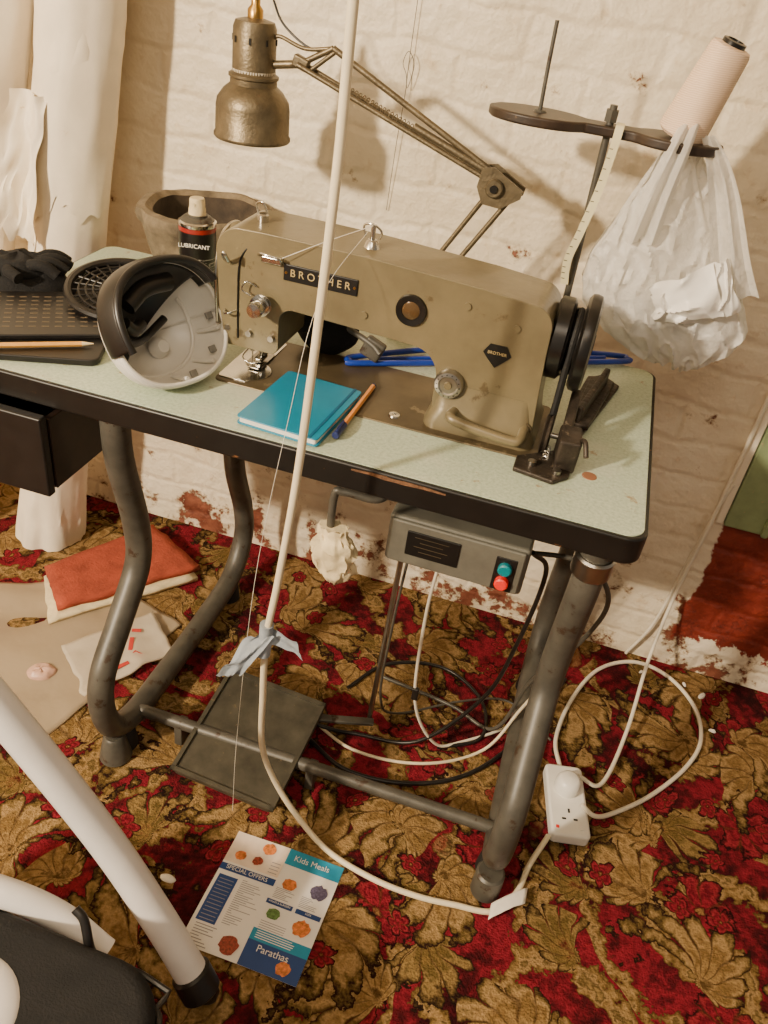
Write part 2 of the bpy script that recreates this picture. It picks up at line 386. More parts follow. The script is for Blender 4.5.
lathe('needle_disc',[(0,.0),(.034,.0),(.034,.0016),(0,.002)],m_chrome,sm,(-.615,.172,.7625))
prism('needle_plate',rrect(-.630,.185,-.600,.245,.01),.7625,.7655,m_steel,sm,.0005)
prism('face_plate',[(.170,.82),(.256,.82),(.262,.90),(.250,.955),(.213,.970),(.176,.955),(.164,.90)],-.666,-.654,m_olive,sm,.004,'YZ')
sweep('face_plate_rim',[(-.667,.17,.83),(-.667,.164,.90),(-.667,.178,.952),(-.667,.213,.966),(-.667,.25,.952),(-.667,.262,.9),(-.667,.256,.83)],.0025,m_chrome,sm)
for zz in (.84,.92,.955): cyl('face_screw',(-.670,.213,zz),(-.664,.213,zz),.005,m_steel,sm)
sweep('head_seam',[(-.628,.1575,.82),(-.629,.157,.88),(-.627,.1572,.935),(-.612,.163,.962),(-.600,.19,.980)],.0014,m_label,sm)
cyl('tension_post',(-.588,.160,.884),(-.588,.118,.884),.005,m_steel,sm)
for k,yy in enumerate((.148,.141)): lathe('tension_disc_%d'%k,[(0,0),(.014,0),(.015,.002),(.006,.004),(0,.004)],m_chrome,sm,(-.588,yy,.884),(0,-1,0))
lathe('tension_knob',[(0,0),(.011,0),(.012,.006),(.010,.012),(0,.013)],m_chrome,sm,(-.588,.130,.884),(0,-1,0))
sweep('tension_spring',[(-.588+.009*math.cos(k*1.2),.136-.0004*k,.884+.009*math.sin(k*1.2)) for k in range(16)],.0009,m_steel,sm,6,3)
sweep('check_spring',[(-.600,.155,.905),(-.612,.148,.912),(-.618,.146,.90),(-.606,.148,.893)],.0012,m_chrome,sm)
box('takeup_slot',(-.641,.1600,.918),(.008,.003,.065),m_label,sm,.002)
sweep('takeup_lever',[(-.641,.165,.925),(-.643,.142,.940),(-.639,.130,.952),(-.635,.136,.940)],.0028,m_chrome,sm)
box('thread_guide',(-.578,.154,.948),(.030,.008,.010),m_chrome,sm,.002)
sweep('guide_wire',[(-.65,.160,.86),(-.645,.146,.858),(-.635,.144,.862),(-.63,.156,.862)],.0015,m_chrome,sm)
sweep('frame_wire',[(-.60,.157,.95),(-.59,.142,.958),(-.565,.142,.956),(-.56,.157,.945)],.0015,m_chrome,sm)
for xx,yy in((-.645,.163),(-.575,.158),(-.61,.158)): cyl('head_screw',(xx,yy,.832),(xx,yy-.006,.832),.0045,m_steel,sm)
cyl('needle_bar',(-.622,.200,.81),(-.622,.200,.785),.0045,m_steel,sm)
cyl('needle',(-.622,.200,.785),(-.622,.200,.764),.0009,m_chrome,sm)
cyl('presser_bar',(-.608,.208,.812),(-.608,.208,.778),.006,m_steel,sm)
box('presser_foot',(-.610,.205,.773),(.012,.028,.008),m_chrome,sm,.002)
box('presser_toe',(-.610,.188,.7672),(.018,.026,.003),m_chrome,sm,.001)
sweep('finger_guard',[(-.600,.19,.79),(-.597,.17,.785),(-.61,.165,.78),(-.625,.17,.785),(-.625,.19,.79)],.001,m_chrome,sm)
sweep('lifter_lever',[(-.56,.268,.85),(-.53,.28,.83),(-.49,.29,.812),(-.455,.285,.80),(-.44,.28,.79)],.005,m_grey,sm)
box('lifter_block',(-.455,.29,.792),(.034,.014,.034),m_grey,sm,.004,rot=(0,.4,0))
cyl('lifter_post',(-.455,.292,.762),(-.455,.292,.80),.005,m_steel,sm)
cyl('top_post',(-.452,.20,.977),(-.452,.20,.991),.012,m_chrome,sm,.008,bev=.002)
cyl('top_post_pin',(-.452,.20,.991),(-.452,.20,1.010),.0035,m_chrome,sm)
sweep('top_wire',[(-.462,.20,.993),(-.465,.198,1.008),(-.452,.196,1.012),(-.440,.198,1.004),(-.442,.2,.993)],.0016,m_chrome,sm)
cyl('head_post',(-.615,.205,.978),(-.615,.205,.992),.008,m_chrome,sm,bev=.002)
sweep('head_wire',[(-.622,.205,.99),(-.624,.203,1.004),(-.614,.2,1.008),(-.608,.203,.994)],.0016,m_chrome,sm)
box('name_plate',(-.507,.1575,.935),(.108,.004,.023),m_label,sm,.001)
text('plate_lettering','B R O T H E R',.0145,m_gold,sm,(-.507,.1548,.9355),(1,0,0),(0,0,1))
for xx in(-.557,-.457): cyl('plate_rivet',(xx,.156,.935),(xx,.1545,.935),.002,m_brass,sm)
lathe('oil_sight_ring',[(0,.001),(.012,.001),(.013,.004),(.021,.005),(.022,.0),(.0,.0)],m_blackm,sm,(-.375,.158,.922),(0,-1,0))
lathe('oil_sight_glass',[(0,.004),(.009,.0035),(.0125,.002)],M('sight_glass',(96,74,48),.15,.3),sm,(-.375,.157,.922),(0,-1,0))
for xx,zz in((-.30,.945),(-.44,.900),(-.23,.930)): cyl('arm_plug',(xx,.160,zz),(xx,.1555,zz),.005,m_olive,sm)
lathe('stitch_dial',[(0,.010),(.012,.010),(.014,.012),(.019,.011),(.021,.007),(.021,0)],m_steel,sm,(-.305,.157,.831),(0,-1,0),48)
lathe('dial_center',[(0,.013),(.005,.013),(.006,.010)],m_olive,sm,(-.305,.157,.831),(0,-1,0))
for k in range(14):
    a=k*2*math.pi/14; box('dial_mark',(-.305+.0165*math.cos(a),.1450,.831+.0165*math.sin(a)),(.0015,.001,.0015),m_label,sm)
prism('badge',[( -.260,.902),(-.237,.902),(-.229,.889),(-.236,.881),(-.2485,.869),(-.261,.881),(-.268,.889)],.1565,.1577,m_label,sm,plane='XZ')
text('badge_text','BROTHER',.0060,m_gold,sm,(-.2485,.1562,.890),(1,0,0),(0,0,1),.0002)
sweep('reverse_lever',[(-.290,.155,.792),(-.292,.130,.794),(-.272,.124,.790),(-.205,.124,.783),(-.190,.130,.785),(-.188,.155,.790)],.0070,m_olive,sm,14,8)
sweep('lever_recess',[(x_,.1565,z_) for x_,z_ in((-.298,.802),(-.24,.806),(-.19,.800),(-.183,.786),(-.24,.776),(-.297,.782))],.0016,m_bed,sm,8,6,cyc=True)
ax=(1,0,0)
lathe('wheel_boss',[(0,0),(.050,0),(.056,.004),(.056,.020),(.050,.024),(0,.024)],m_blackm,sm,(-.186,.213,.910),ax,56)
lathe('belt_pulley',[(0,0),(.040,0),(.046,.003),(.038,.008),(.046,.013),(.046,.016),(0,.016)],m_blackm,sm,(-.163,.213,.910),ax,56)
lathe('hand_wheel',[(0,.004),(.030,.004),(.048,.0),(.060,.0),(.066,.004),(.067,.010),(.065,.017),(.058,.020),(.050,.016),(.030,.012),(.014,.014),(.014,.022),(0,.022)],m_blackm,sm,(-.149,.213,.910),ax,64)
bpts=[(-.155,.213+.041*math.cos(math.radians(a)),.910+.041*math.sin(math.radians(a))) for a in range(0,181,20)]
sweep('drive_belt',[(-.155,.262,.70),(-.155,.256,.80)]+bpts+[(-.155,.170,.80),(-.155,.163,.70)],.005,m_rubber,sm,8,4)
thm=M('thread',(225,218,205),.6)
sweep('strand_1',[(-.452,.196,1.010),(-.50,.16,.99),(-.56,.145,.957)],.0005,thm,sm,6,6)
sweep('strand_2',[(-.452,.196,1.012),(-.47,.05,.95),(-.48,-.01,.80),(-.50,-.05,.55),(-.52,-.05,.2),(-.52,-.06,.004)],.0004,thm,sm,6,6)
# bobbin winder
m_iron=M('greasy_iron',(62,54,46),.5,.45,var=.4,vscale=40,bump=.8,bscale=90,col2=(110,98,82),thr=.62)
bw=empty('bobbin_winder',(-.13,.2,.76))
prism('base_plate',[(-.188,.085),(-.132,.075),(-.112,.10),(-.112,.20),(-.090,.30),(-.062,.43),(-.090,.455),(-.116,.44),(-.134,.30),(-.140,.16),(-.188,.12)],.7605,.7675,m_iron,bw,.002)
prism('slotted_plate',[(-.128,.24),(-.100,.24),(-.072,.42),(-.094,.44),(-.112,.42)],.7675,.776,m_iron,bw,.002)
box('stand_block',(-.124,.13,.790),(.030,.045,.05),m_iron,bw,.004,rot=(.1,0,.1))
box('link_arm',(-.131,.17,.815),(.014,.10,.016),m_iron,bw,.004,rot=(.45,0,0))
lathe('winder_wheel',[(0,0),(.022,0),(.028,.002),(.024,.006),(.028,.010),(.020,.012),(0,.012)],m_iron,bw,(-.163,.144,.797),ax,36)
cyl('winder_spindle',(-.16,.148,.795),(-.105,.148,.795),.004,m_steel,bw)
cyl('bobbin',(-.118,.148,.795),(-.108,.148,.795),.010,m_steel,bw)
sweep('trip_lever',[(-.115,.135,.80),(-.105,.115,.815),(-.098,.10,.80)],.0035,m_iron,bw)
box('belt_guard_rail',(-.104,.33,.785),(.010,.17,.03),m_iron,bw,.003,rot=(0,0,-.18))
sweep('winder_spring',[(-.15+.004*math.cos(k*1.2),.10+.0015*k,.782+.004*math.sin(k*1.2)) for k in range(24)],.001,m_steel,bw,6,3)
for xx,yy in((-.165,.103),(-.13,.095),(-.088,.43)): cyl('stand_screw',(xx,yy,.765),(xx,yy,.774),.006,m_steel,bw)
lathe('bed_screw',[(0,.001),(.003,.001),(.0035,.0025),(.008,.0022),(.009,0)],m_chrome,sm,(-.375,.150,.7625))
lathe('wood_plug',[(0,.0008),(.010,.0008),(.0105,0)],M('copper_disc',(150,100,70),.6),tb,(-.085,.125,.760))

# ---------------- thread stand ----------------
ts=empty('thread_stand',(-.186,.45,.76))
cyl('pole',(-.183,.45,.76),(-.188,.45,1.172),.0055,m_grey,ts)
lathe('pole_flange',[(0,0),(.028,0),(.028,.004),(.010,.008),(.010,.03),(0,.03)],m_grey,ts,(-.183,.45,.76))
cyl('pole_nut',(-.188,.45,1.150),(-.188,.45,1.166),.010,m_grey,ts,seg=6)
up_=[];lo_=[]
for i in range(41):
    t=i/40; xx=-.365+.34*t
    w1=.052*max(0,1-((xx+.290)/.075)**2)**.5 if abs(xx+.29)<.075 else 0
    w2=.048*max(0,1-((xx+.090)/.065)**2)**.5 if abs(xx+.09)<.065 else 0
    wn=.022 if -.30<xx<-.08 else 0
    w_=max(w1,w2,wn,.002); up_.append((xx,.45+w_)); lo_.append((xx,.45-w_))
prism('spool_board',lo_+up_[::-1],1.132,1.146,m_wood,ts,.003)
sweep('spool_pin',[(-.290,.45,1.14),(-.292,.45,1.20),(-.293,.45,1.262)],.0030,m_grey,ts)
cyl('spool_pin_2',(-.088,.45,1.14),(-.064,.45,1.24),.003,m_grey,ts)
lathe('pin_washer',[(0,.003),(.008,.003),(.010,0)],m_grey,ts,(-.290,.45,1.146))
tc=empty('thread_cone',(-.08,.45,1.147))
def th_mat():
    m,t,b=newmat('cone_thread'); w=t.add('ShaderNodeTexWave',wave_type='BANDS',bands_direction='Z'); w.inputs['Scale'].default_value=120; w.inputs['Distortion'].default_value=2
    t.put(w.inputs['Vector'],t.pos()); c=t.ramp(w.outputs['Fac'],[(0,rgb(220,188,156)),(1,rgb(240,214,186))]); t.link(c,b.inputs['Base Color']); b.inputs['Roughness'].default_value=.6
    t.bump(w.outputs['Fac'],.4,.001,b); return m
axc=Vector((.034,-.012,.13)).normalized()
lathe('thread',[(.030,0),(.0345,.004),(.0345,.012),(.0285,.116),(.026,.121),(.017,.123)],th_mat(),tc,(-.088,.45,1.149),axc,48)
lathe('cone_tube',[(.026,-.001),(.030,0),(.0165,.122),(.0165,.128),(.0115,.129),(.0105,.09),(0,.09)],m_blackm,tc,(-.088,.45,1.149),axc,32)
tm=empty('tape_measure',(-.175,.42,1.0))
m_tape=M('tape_yellow',(222,212,170),.6,var=.05)
tp=[(-.172,.455,1.150),(-.172,.435,1.151),(-.172,.423,1.147),(-.173,.421,1.12),(-.178,.424,1.06),(-.188,.422,1.0),(-.197,.43,.95),(-.193,.44,.91)]
sweep('tape',tp,1,m_tape,tm,res=8,prof=[(.006,.0004),(-.006,.0004),(-.006,-.0004),(.006,-.0004)],up=(1,0,0))
P=catmull(tp,8)
for i in range(24,len(P)-2,2):
    box('tick_%d'%i,(P[i].x-.003,P[i].y-.0008,P[i].z),(.005,.0004,.0010),m_label,tm)

# plastic bag
pb=empty('plastic_bag',(-.04,.46,.95))
m_bag=MTrans('bag_film',(240,237,230),.84,.30,45,.008)
prof=[(1.153,-.098,-.055,.012),(1.12,-.104,-.045,.018),(1.08,-.118,-.012,.024),(1.04,-.134,.022,.028),(1.0,-.150,.045,.034),(.955,-.166,.070,.042),(.92,-.174,.094,.046),(.885,-.158,.104,.046),(.85,-.115,.088,.040),(.825,-.062,.060,.028),(.812,-.025,.035,.012)]
rings=[]; N=160; NK=100
for k in range(NK):
    f=k/(NK-1)*(len(prof)-1); i=min(int(f),len(prof)-2); t=f-i; a_,b_=prof[i],prof[i+1]
    z,xa,xb,hd=[a_[q]*(1-t)+b_[q]*t for q in range(4)]
    cx=(xa+xb)/2; hw=(xb-xa)/2; ring=[]
    for j in range(N):
        a=2*math.pi*j/N; ca,sa=math.cos(a),math.sin(a)
        X=ca*hw*30; fold=1+.22*nz(ca*2.5+3,sa*2,z*5)
        s1=1-abs(nz(X*.7+z*11,z*13-X*.4,sa*1.2))*3.0; s2=1-abs(nz(X*1.1-z*19,z*10+X*.8,sa*1.5+5))*3.2
        crease=.008*max(0,s1)**2+.006*max(0,s2)**2
        pucker=.22*math.sin(ca*15+z*6)*max(0,(z-.96))*4
        ring.append((cx+hw*ca*(1+.07*nz(sa*3,z*18)),.470+hd*sa*(fold+pucker)+crease*(-1 if sa<0 else 1),z+.014*nz(ca*4,sa*4,z*8)))
    rings.append(ring)
loft('bag_body',rings,m_bag,pb)
def strap(nm,pts,w,seed):
    P=catmull([Vector(p) for p in pts],8); n=len(P)
    def fn(u,v):
        p=P[min(int(u*(n-1)+.5),n-1)]; q=v-.5
        return (p.x+q*w(u),p.y+.008*math.sin(q*11+seed)*(.4+u)+.003*nz(u*5,v*6,seed),p.z+.15*q*w(u))
    grid(nm,fn,n,14,m_bag,pb)
strap('handle_front',[(-.078,.50,1.10),(-.076,.505,1.15),(-.078,.46,1.175),(-.082,.41,1.165),(-.088,.398,1.13),(-.095,.41,1.07),(-.10,.425,1.0)],lambda u:.026+.05*max(0,u-.5),1)
strap('handle_side',[(-.052,.43,1.158),(-.03,.425,1.13),(-.002,.43,1.08),(.035,.43,1.00),(.06,.43,.95)],lambda u:.018+.05*u,4)
m_bw=M('bag_white',(240,237,230),.35,var=.03,bump=.6,bscale=40)
def flap(nm,c,seed,yo):
    C=[Vector((a,0,b)) for a,b in c]
    def fn(u,v):
        p=C[0]*(1-u)*(1-v)+C[1]*u*(1-v)+C[2]*u*v+C[3]*(1-u)*v
        return (p.x+.006*nz(v*3,u*2,seed),.396+yo-.012*math.sin(math.pi*v)-.012*max(0,1-abs(nz(u*1.6+v,v*1.2,seed))*3)**2+.03*abs(u-.5),p.z+.006*nz(u*3,v*2,seed+2))
    grid(nm,fn,36,26,m_bw,pb)
flap('bag_flap',[(-.068,.945),(.010,.998),(.052,.925),(-.040,.905)],1,0)
flap('bag_flap_2',[(.004,.995),(.030,1.005),(.072,.935),(.046,.920)],5,.012)
flap('bag_flap_3',[(-.060,.935),(-.035,.950),(.02,.905),(-.045,.895)],9,.006)
rings=[]
for i in range(18):
    t=i/17; r=math.sin(math.pi*(.04+.92*t))**.6
    rings.append([(-.030+.085*r*math.cos(a)*(1+.15*nz(math.cos(a)*2,t*4)),.475+.024*r*math.sin(a)*(1+.25*nz(math.sin(a)*3,t*4,4)),.845+.06*t+.01*nz(math.cos(a)*3,t*5)) for a in circ(36)])
loft('contents',rings,M('grey_blue_fabric',(110,122,140),.8,var=.2,vscale=20),pb)

# ---------------- desk lamp ----------------
dl=empty('desk_lamp',(-.44,.45,.76)); ly=.45
sx=-.743
lathe('shade',[(.0605,.0),(.0620,.002),(.0620,.006),(.0595,.009),(.0590,.047),(.0570,.058),(.047,.072),(.037,.080),(.037,.088),(.0395,.090),(.0395,.094),(.0340,.097),(.0335,.158),(.030,.167),(.014,.171),(0,.172)],m_bronze,dl,(sx,ly,1.030),seg=56)
m_shin=M('shade_inner',(200,190,170),.5,var=.05)
lathe('shade_inner',[(.0600,.0),(.0570,.04),(.050,.062),(.034,.078),(.034,.10),(0,.10)],m_shin,dl,(sx,ly,1.031),seg=48)
lathe('bulb',[(0,-.02),(.012,-.017),(.022,0),(.022,.012),(.013,.035),(.013,.05)],M('bulb_glass',(235,232,220),.2),dl,(sx,ly,1.070),seg=24)
lathe('cord_grip',[(.012,0),(.012,.012),(.007,.018),(.007,.032),(0,.032)],m_brass,dl,(sx,ly,1.200))
for k in range(8):
    a=k*math.pi/4+.2; box('vent_slot',(sx+.0338*math.cos(a),ly+.0338*math.sin(a),1.172),(.003,.003,.009),m_label,dl,rot=(0,0,a))
sweep('cord',[(sx,ly,1.23),(sx+.006,ly+.005,1.245),(sx+.02,ly+.01,1.235),(sx+.04,ly+.01,1.20),(-.66,ly+.005,1.175),(-.62,ly+.005,1.17)],.0018,m_black,dl)
cyl('shade_stub',(sx+.03,ly,1.142),(-.667,ly,1.150),.006,m_bronze,dl)
box('shade_knuckle',(-.665,ly,1.152),(.026,.014,.018),m_bronze,dl,.003,rot=(0,.3,0))
sweep('shade_link',[(sx+.030,ly,1.178),(-.70,ly,1.182),(-.66,ly,1.172),(-.615,ly,1.179)],.003,m_bronze,dl)
def bar(n,a,b,w=.0065,dy=0):
    for s,yy in(('a',.011+dy),('b',-.011-dy)):
        cyl(n+'_'+s,(a[0],ly+yy,a[1]),(b[0],ly+yy,b[1]),w*.62,m_bronze,dl,seg=12)
bar('upper_arm_low',(-.667,1.150),(-.341,1.040))
cyl('upper_arm_top',(-.615,ly,1.179),(-.302,ly,1.033),.005,m_bronze,dl,seg=12)
cyl('link_bar',(-.667,ly,1.150),(-.615,ly,1.179),.0045,m_bronze,dl,seg=12)
cyl('cross_link',(-.648,ly,1.145),(-.610,ly,1.176),.0035,m_bronze,dl,seg=12)
cyl('spring_tube',(-.475,ly,1.094),(-.348,ly,1.050),.006,m_bronze,dl,seg=14)
sweep('spring',[(-.600+.125*k/90+.004*math.cos(k*1.3)*.35,ly+.005*math.sin(k*1.3),1.133-.041*k/90+.004*math.cos(k*1.3)) for k in range(91)],.0007,m_bronze,dl,5,2)
EP=[(-.356,1.058),(-.338,1.062),(-.288,1.036),(-.290,1.024),(-.318,1.004),(-.348,1.006),(-.360,1.03)]
prism('elbow_plate',EP,ly+.013,ly+.016,m_bronze,dl,plane='XZ'); prism('elbow_plate_2',EP,ly-.016,ly-.013,m_bronze,dl,plane='XZ')
cyl('elbow_knob',(-.332,ly-.016,1.033),(-.332,ly-.024,1.033),.014,m_bronze,dl,bev=.002)
cyl('elbow_screw',(-.332,ly-.024,1.033),(-.332,ly-.027,1.033),.006,m_blackm,dl)
bar('lower_arm_l',(-.340,1.024),(-.452,.826)); bar('lower_arm_r',(-.300,1.030),(-.425,.815),dy=-.004)
cyl('arm_socket',(-.444,ly,.76),(-.440,ly,.84),.011,m_bronze,dl,bev=.002)
box('table_clamp',(-.444,ly,.766),(.05,.05,.012),m_bronze,dl,.003)

# ---------------- objects on the table ----------------
ac=empty('aerosol_can',(-.790,.35,.76)); cxx,cyy=-.784,.336
def can_mat():
    m,t,b=newmat('can_label'); x,y,z=t.sep(t.pos())
    v=t.comb(t.math('MULTIPLY',x,170),0,t.math('MULTIPLY',z,420)); k=t.noise(v,1,1,.5)
    band=t.math('MULTIPLY',t.step(z,.80,.801),t.math('SUBTRACT',1,t.step(z,.862,.863)))
    c=t.mix(t.math('MULTIPLY',t.step(k,.58,.60),band),rgb(24,20,19),rgb(150,145,138))
    b2=t.math('MULTIPLY',t.step(z,.902,.903),t.math('SUBTRACT',1,t.step(z,.909,.910)))
    c=t.mix(b2,c,rgb(150,40,32)); t.link(c,b.inputs['Base Color']); b.inputs['Roughness'].default_value=.3; return m
lathe('can_body',[(0,0),(.028,0),(.0300,.003),(.0300,.150),(.0308,.152),(.0308,.156),(.0275,.158),(.022,.163),(.0165,.164),(.0165,.167),(0,.167)],None,ac,(cxx,cyy,.76),mats=[can_mat(),m_grey,m_chrome],pm=[1,1,0,2,2,2,1,1,1,1],seg=48)
lathe('spray_cap',[(.0135,.0),(.0140,.002),(.0136,.012),(.0125,.015),(.0122,.026),(.0110,.029),(0,.029)],m_cloth,ac,(cxx,cyy,.923),seg=32)
cyl('spray_nozzle',(cxx,cyy-.010,.944),(cxx,cyy-.0135,.944),.003,m_cloth,ac,seg=12)
text('can_text','LUBRICANT',.0095,m_white,ac,(cxx+.009,cyy-.0302,.884),(1,.28,0),(0,0,1),.0002)
sb2=empty('stone_bowl',(-.872,.53,.76))
m_stone=M('rough_stone',(118,105,84),.9,var=.38,vscale=26,bump=2,bscale=45)
m_dk=M('bowl_inside',(66,55,42),.85,var=.35,bump=1,bscale=60)
prf=[(0,0),(.078,0),(.090,.008),(.106,.05),(.114,.085),(.120,.092),(.124,.106),(.121,.118),(.106,.121),(.094,.114),(.088,.09),(.078,.04),(.05,.02),(0,.018)]
bo=lathe('bowl',prf,None,sb2,(-.864,.528,.7605),mats=[m_stone,m_dk],pm=[0]*9+[1]*4,seg=72)
for v in bo.data.vertices:
    n_=nz(v.co.x*22,v.co.y*22,v.co.z*22)
    if v.co.z>.765: v.co+=Vector((n_*.006,n_*.006,n_*.006))
# round white housing with black rim
ph=empty('plastic_housing',(-.715,.10,.76))
m_hb=M('housing_black',(26,24,23),.35,var=.2)
Rh=Matrix.Translation((-.702,.088,.850))@Matrix.Rotation(math.radians(66),4,'Z')@Matrix.Rotation(math.radians(58),4,'X')
SCL=(1.05,.98,.92)
def hr(a):  # slightly squared, angular outline
    c,s=abs(math.cos(a)),abs(math.sin(a)); return 1/((c**2.6+s**2.6)**(1/2.6))
def bowlgrid(name,R,a0,a1,p0,p1,mat,thick=.003,sc=SCL,n=(72,28)):
    def fn(u,v):
        a=math.radians(a0+(a1-a0)*u); p=math.radians(p0+(p1-p0)*v); k=R*(1+(hr(a)-1)*min(1,math.sin(p))*.7)
        return Rh@Vector((k*math.cos(a)*math.sin(p)*sc[0],k*math.sin(a)*math.sin(p)*sc[1],-R*math.cos(p)*sc[2]))
    return grid(name,fn,n[0],n[1],mat,ph,thick)
bowlgrid('outer_shell',.088,0,360,1,90,m_white,.003)
bowlgrid('dark_liner',.082,40,215,6,90,m_hb,.002)
bowlgrid('black_cover',.0905,28,196,80,108,m_hb,.003)
bowlgrid('black_cover_inner',.084,28,196,80,106,m_hb,.003)
def hp_(a,R,z,p=90):
    a=math.radians(a); k=R*(1+(hr(a)-1)*.7); return Rh@Vector((k*math.cos(a)*SCL[0],k*math.sin(a)*SCL[1],z))
sweep('rim',[hp_(a,.087,.002) for a in range(0,360,10)],.0035,m_white,ph,10,2,cyc=True)
sweep('black_rim',[hp_(a,.084,.027) for a in range(28,200,9)],.0055,m_hb,ph,10,3)
for a_ in (-88,-52,-16): 
    sweep('inner_clip',[hp_(a_,.082,-.006),hp_(a_,.078,-.024),hp_(a_,.070,-.044)],.0035,m_white,ph,8,4)
    box('clip_window',hp_(a_+14,.079,-.018),(.012,.010,.004),M('window_grey',(140,138,132),.4),ph,.001,rot=(.9,0,1.2))
sweep('inner_ledge',[hp_(a,.066,-.052) for a in range(-125,36,12)],.0035,m_white,ph,8,3)
sweep('black_lug',[Rh@Vector(v) for v in((-.050,.036,-.006),(-.015,.054,-.004),(.028,.056,-.006))],.013,m_hb,ph,12,5)
sweep('black_lug_2',[Rh@Vector(v) for v in((-.066,.014,.0),(-.05,.004,-.01),(-.03,.010,-.02))],.009,m_hb,ph,12,5)
sweep('black_bridge',[Rh@Vector(v) for v in((-.074,-.006,-.010),(-.045,-.012,-.030),(-.01,-.006,-.050),(.03,.012,-.052))],.006,m_hb,ph,10,5)
lathe('boss',[(0,.016),(.009,.016),(.012,.012),(.016,0)],m_white,ph,Rh@Vector((.014,-.026,-.070)),Rh.to_3x3()@Vector((0,0,1)),24)
# round vent grille
vg=empty('vent_grille',(-.89,.26,.78))
Rv=Matrix.Translation((-.885,.262,.802))@Matrix.Rotation(math.radians(12),4,'X')@Matrix.Rotation(math.radians(4),4,'Y')
for k,(r,w) in enumerate(((.080,.007),(.064,.002),(.053,.002),(.042,.002),(.031,.002),(.018,.003))):
    sweep('ring_%d'%k,[Rv@Vector((1.05*r*math.cos(math.radians(a)),r*math.sin(math.radians(a)),0)) for a in range(0,360,15)],w,m_black,vg,8,2,cyc=True)
for k in range(24):
    a=k*math.pi/12; cyl('spoke_%d'%k,Rv@Vector((.018*math.cos(a),.018*math.sin(a),0)),Rv@Vector((.083*math.cos(a),.079*math.sin(a),0)),.0016,m_black,vg,seg=8)
lathe('hub',[(0,-.004),(.019,-.004),(.019,.004),(0,.005)],m_black,vg,Rv@Vector((0,0,0)),Rv.to_3x3()@Vector((0,0,1)))
lathe('backing_dish',[(.080,-.006),(.074,-.014),(.05,-.017),(0,-.017)],m_black,vg,Rv@Vector((0,0,0)),Rv.to_3x3()@Vector((0,0,1)))
# perforated black panel
pp=empty('perforated_panel',(-.97,.13,.77))
R2=Matrix.Translation((-.975,.155,.7755))@Matrix.Rotation(math.radians(33),4,'Z')
prism('panel',rrect(-.165,-.085,.155,.085,.02),-.004,.004,m_black,pp,.002,M4=R2)
m_hole=M('panel_holes',(96,84,66),.5)
for i in range(15):
    for j in range(8):
        c=R2@Vector((-.13+i*.0186,-.055+j*.0165,.004)); box('slot',c,(.0105,.0035,.0008),m_hole,pp,rot=(0,0,math.radians(33)))
R3=Matrix.Translation((-.985,.105,.766))@Matrix.Rotation(math.radians(22),4,'Z')
prism('lower_tray',rrect(-.155,-.095,.150,.06,.015),-.005,.005,m_black,pp,.002,M4=R3)
pc=empty('pencil',(-.95,.06,.78))
cyl('pencil_body',(-1.03,-.018,.7760),(-.855,.101,.7760),.0038,M('pencil_yellow',(222,160,70),.4),pc,seg=6)
cyl('pencil_tip',(-.855,.101,.7760),(-.841,.1105,.7760),.0038,m_cloth,pc,r2=.0008,seg=12)
gl=empty('work_glove',(-1.05,.27,.77))
def pad(name,cx,cy,ax_,ay,h,rot,mat,parent,seed=0,z0=.761):
    def ring(t):
        s=math.cos(t*math.pi/2)**.6 if t<1 else 0.02
        return [(cx+(ax_*s*math.cos(a)*(1+.15*nz(math.cos(a)*2+seed,math.sin(a)*2)))*math.cos(rot)-(ay*s*math.sin(a))*math.sin(rot),
                 cy+(ax_*s*math.cos(a))*math.sin(rot)+(ay*s*math.sin(a)*(1+.15*nz(math.sin(a)*2,seed)))*math.cos(rot),
                 z0+h*math.sin(t*math.pi/2)*(1+.35*nz(math.cos(a)*2,math.sin(a)*2,seed+t*3))) for a in circ(28)]
    return loft(name,[ring(i/8) for i in range(9)],mat,parent)
gx,gy=-1.080,.268
pad('palm',gx,gy,.050,.040,.030,.5,m_foam,gl,1,.790)
for k,(dx,dy,an) in enumerate(((.030,.036,.9),(.042,.022,.7),(.046,.004,.5),(.042,-.014,.3))):
    sweep('finger_%d'%k,[(gx+dx*.5,gy+dy*.6,.804),(gx+dx,gy+dy,.812),(gx+dx+.018*math.cos(an),gy+dy+.018*math.sin(an),.809),(gx+dx+.034*math.cos(an),gy+dy+.034*math.sin(an),.797)],.0095,m_foam,gl,12,4)
sweep('thumb',[(gx,gy-.03,.800),(gx+.015,gy-.045,.803),(gx+.035,gy-.05,.798)],.010,m_foam,gl,12,4)
pad('cuff',gx-.04,gy-.035,.035,.04,.03,.5,m_foam,gl,5,.785)
pad('folded_glove',gx-.0,gy-.0,.080,.055,.036,.5,m_foam,gl,7,.761)
bp=empty('black_bag',(-.56,.31,.76))
rings=[]
for i in range(16):
    t=i/15; r=math.sin(math.pi*(.10+.86*t))**.55
    rings.append([(-.540+.055*r*math.cos(a)*(1+.12*nz(math.cos(a)*2,math.sin(a)*2,t*3)),.310+.040*r*math.sin(a),.7635+.096*t) for a in circ(32)])
loft('bag',rings,m_foam,bp)
nb=empty('notebook',(-.504,.10,.765))
mnb=M('blue_cover',(0,128,164),.32,var=.05)
Rn=Matrix.Translation((-.500,.098,.7627))@Matrix.Rotation(math.radians(-4),4,'Z')
prism('pages',rrect(-.058,-.079,.058,.079,.004),.001,.0095,m_paper,nb,M4=Rn)
prism('cover_front',rrect(-.061,-.082,.061,.082,.006),.0095,.0115,mnb,nb,.0006,M4=Rn)
prism('cover_back',rrect(-.061,-.082,.061,.082,.006),-.0002,.0015,mnb,nb,M4=Rn)
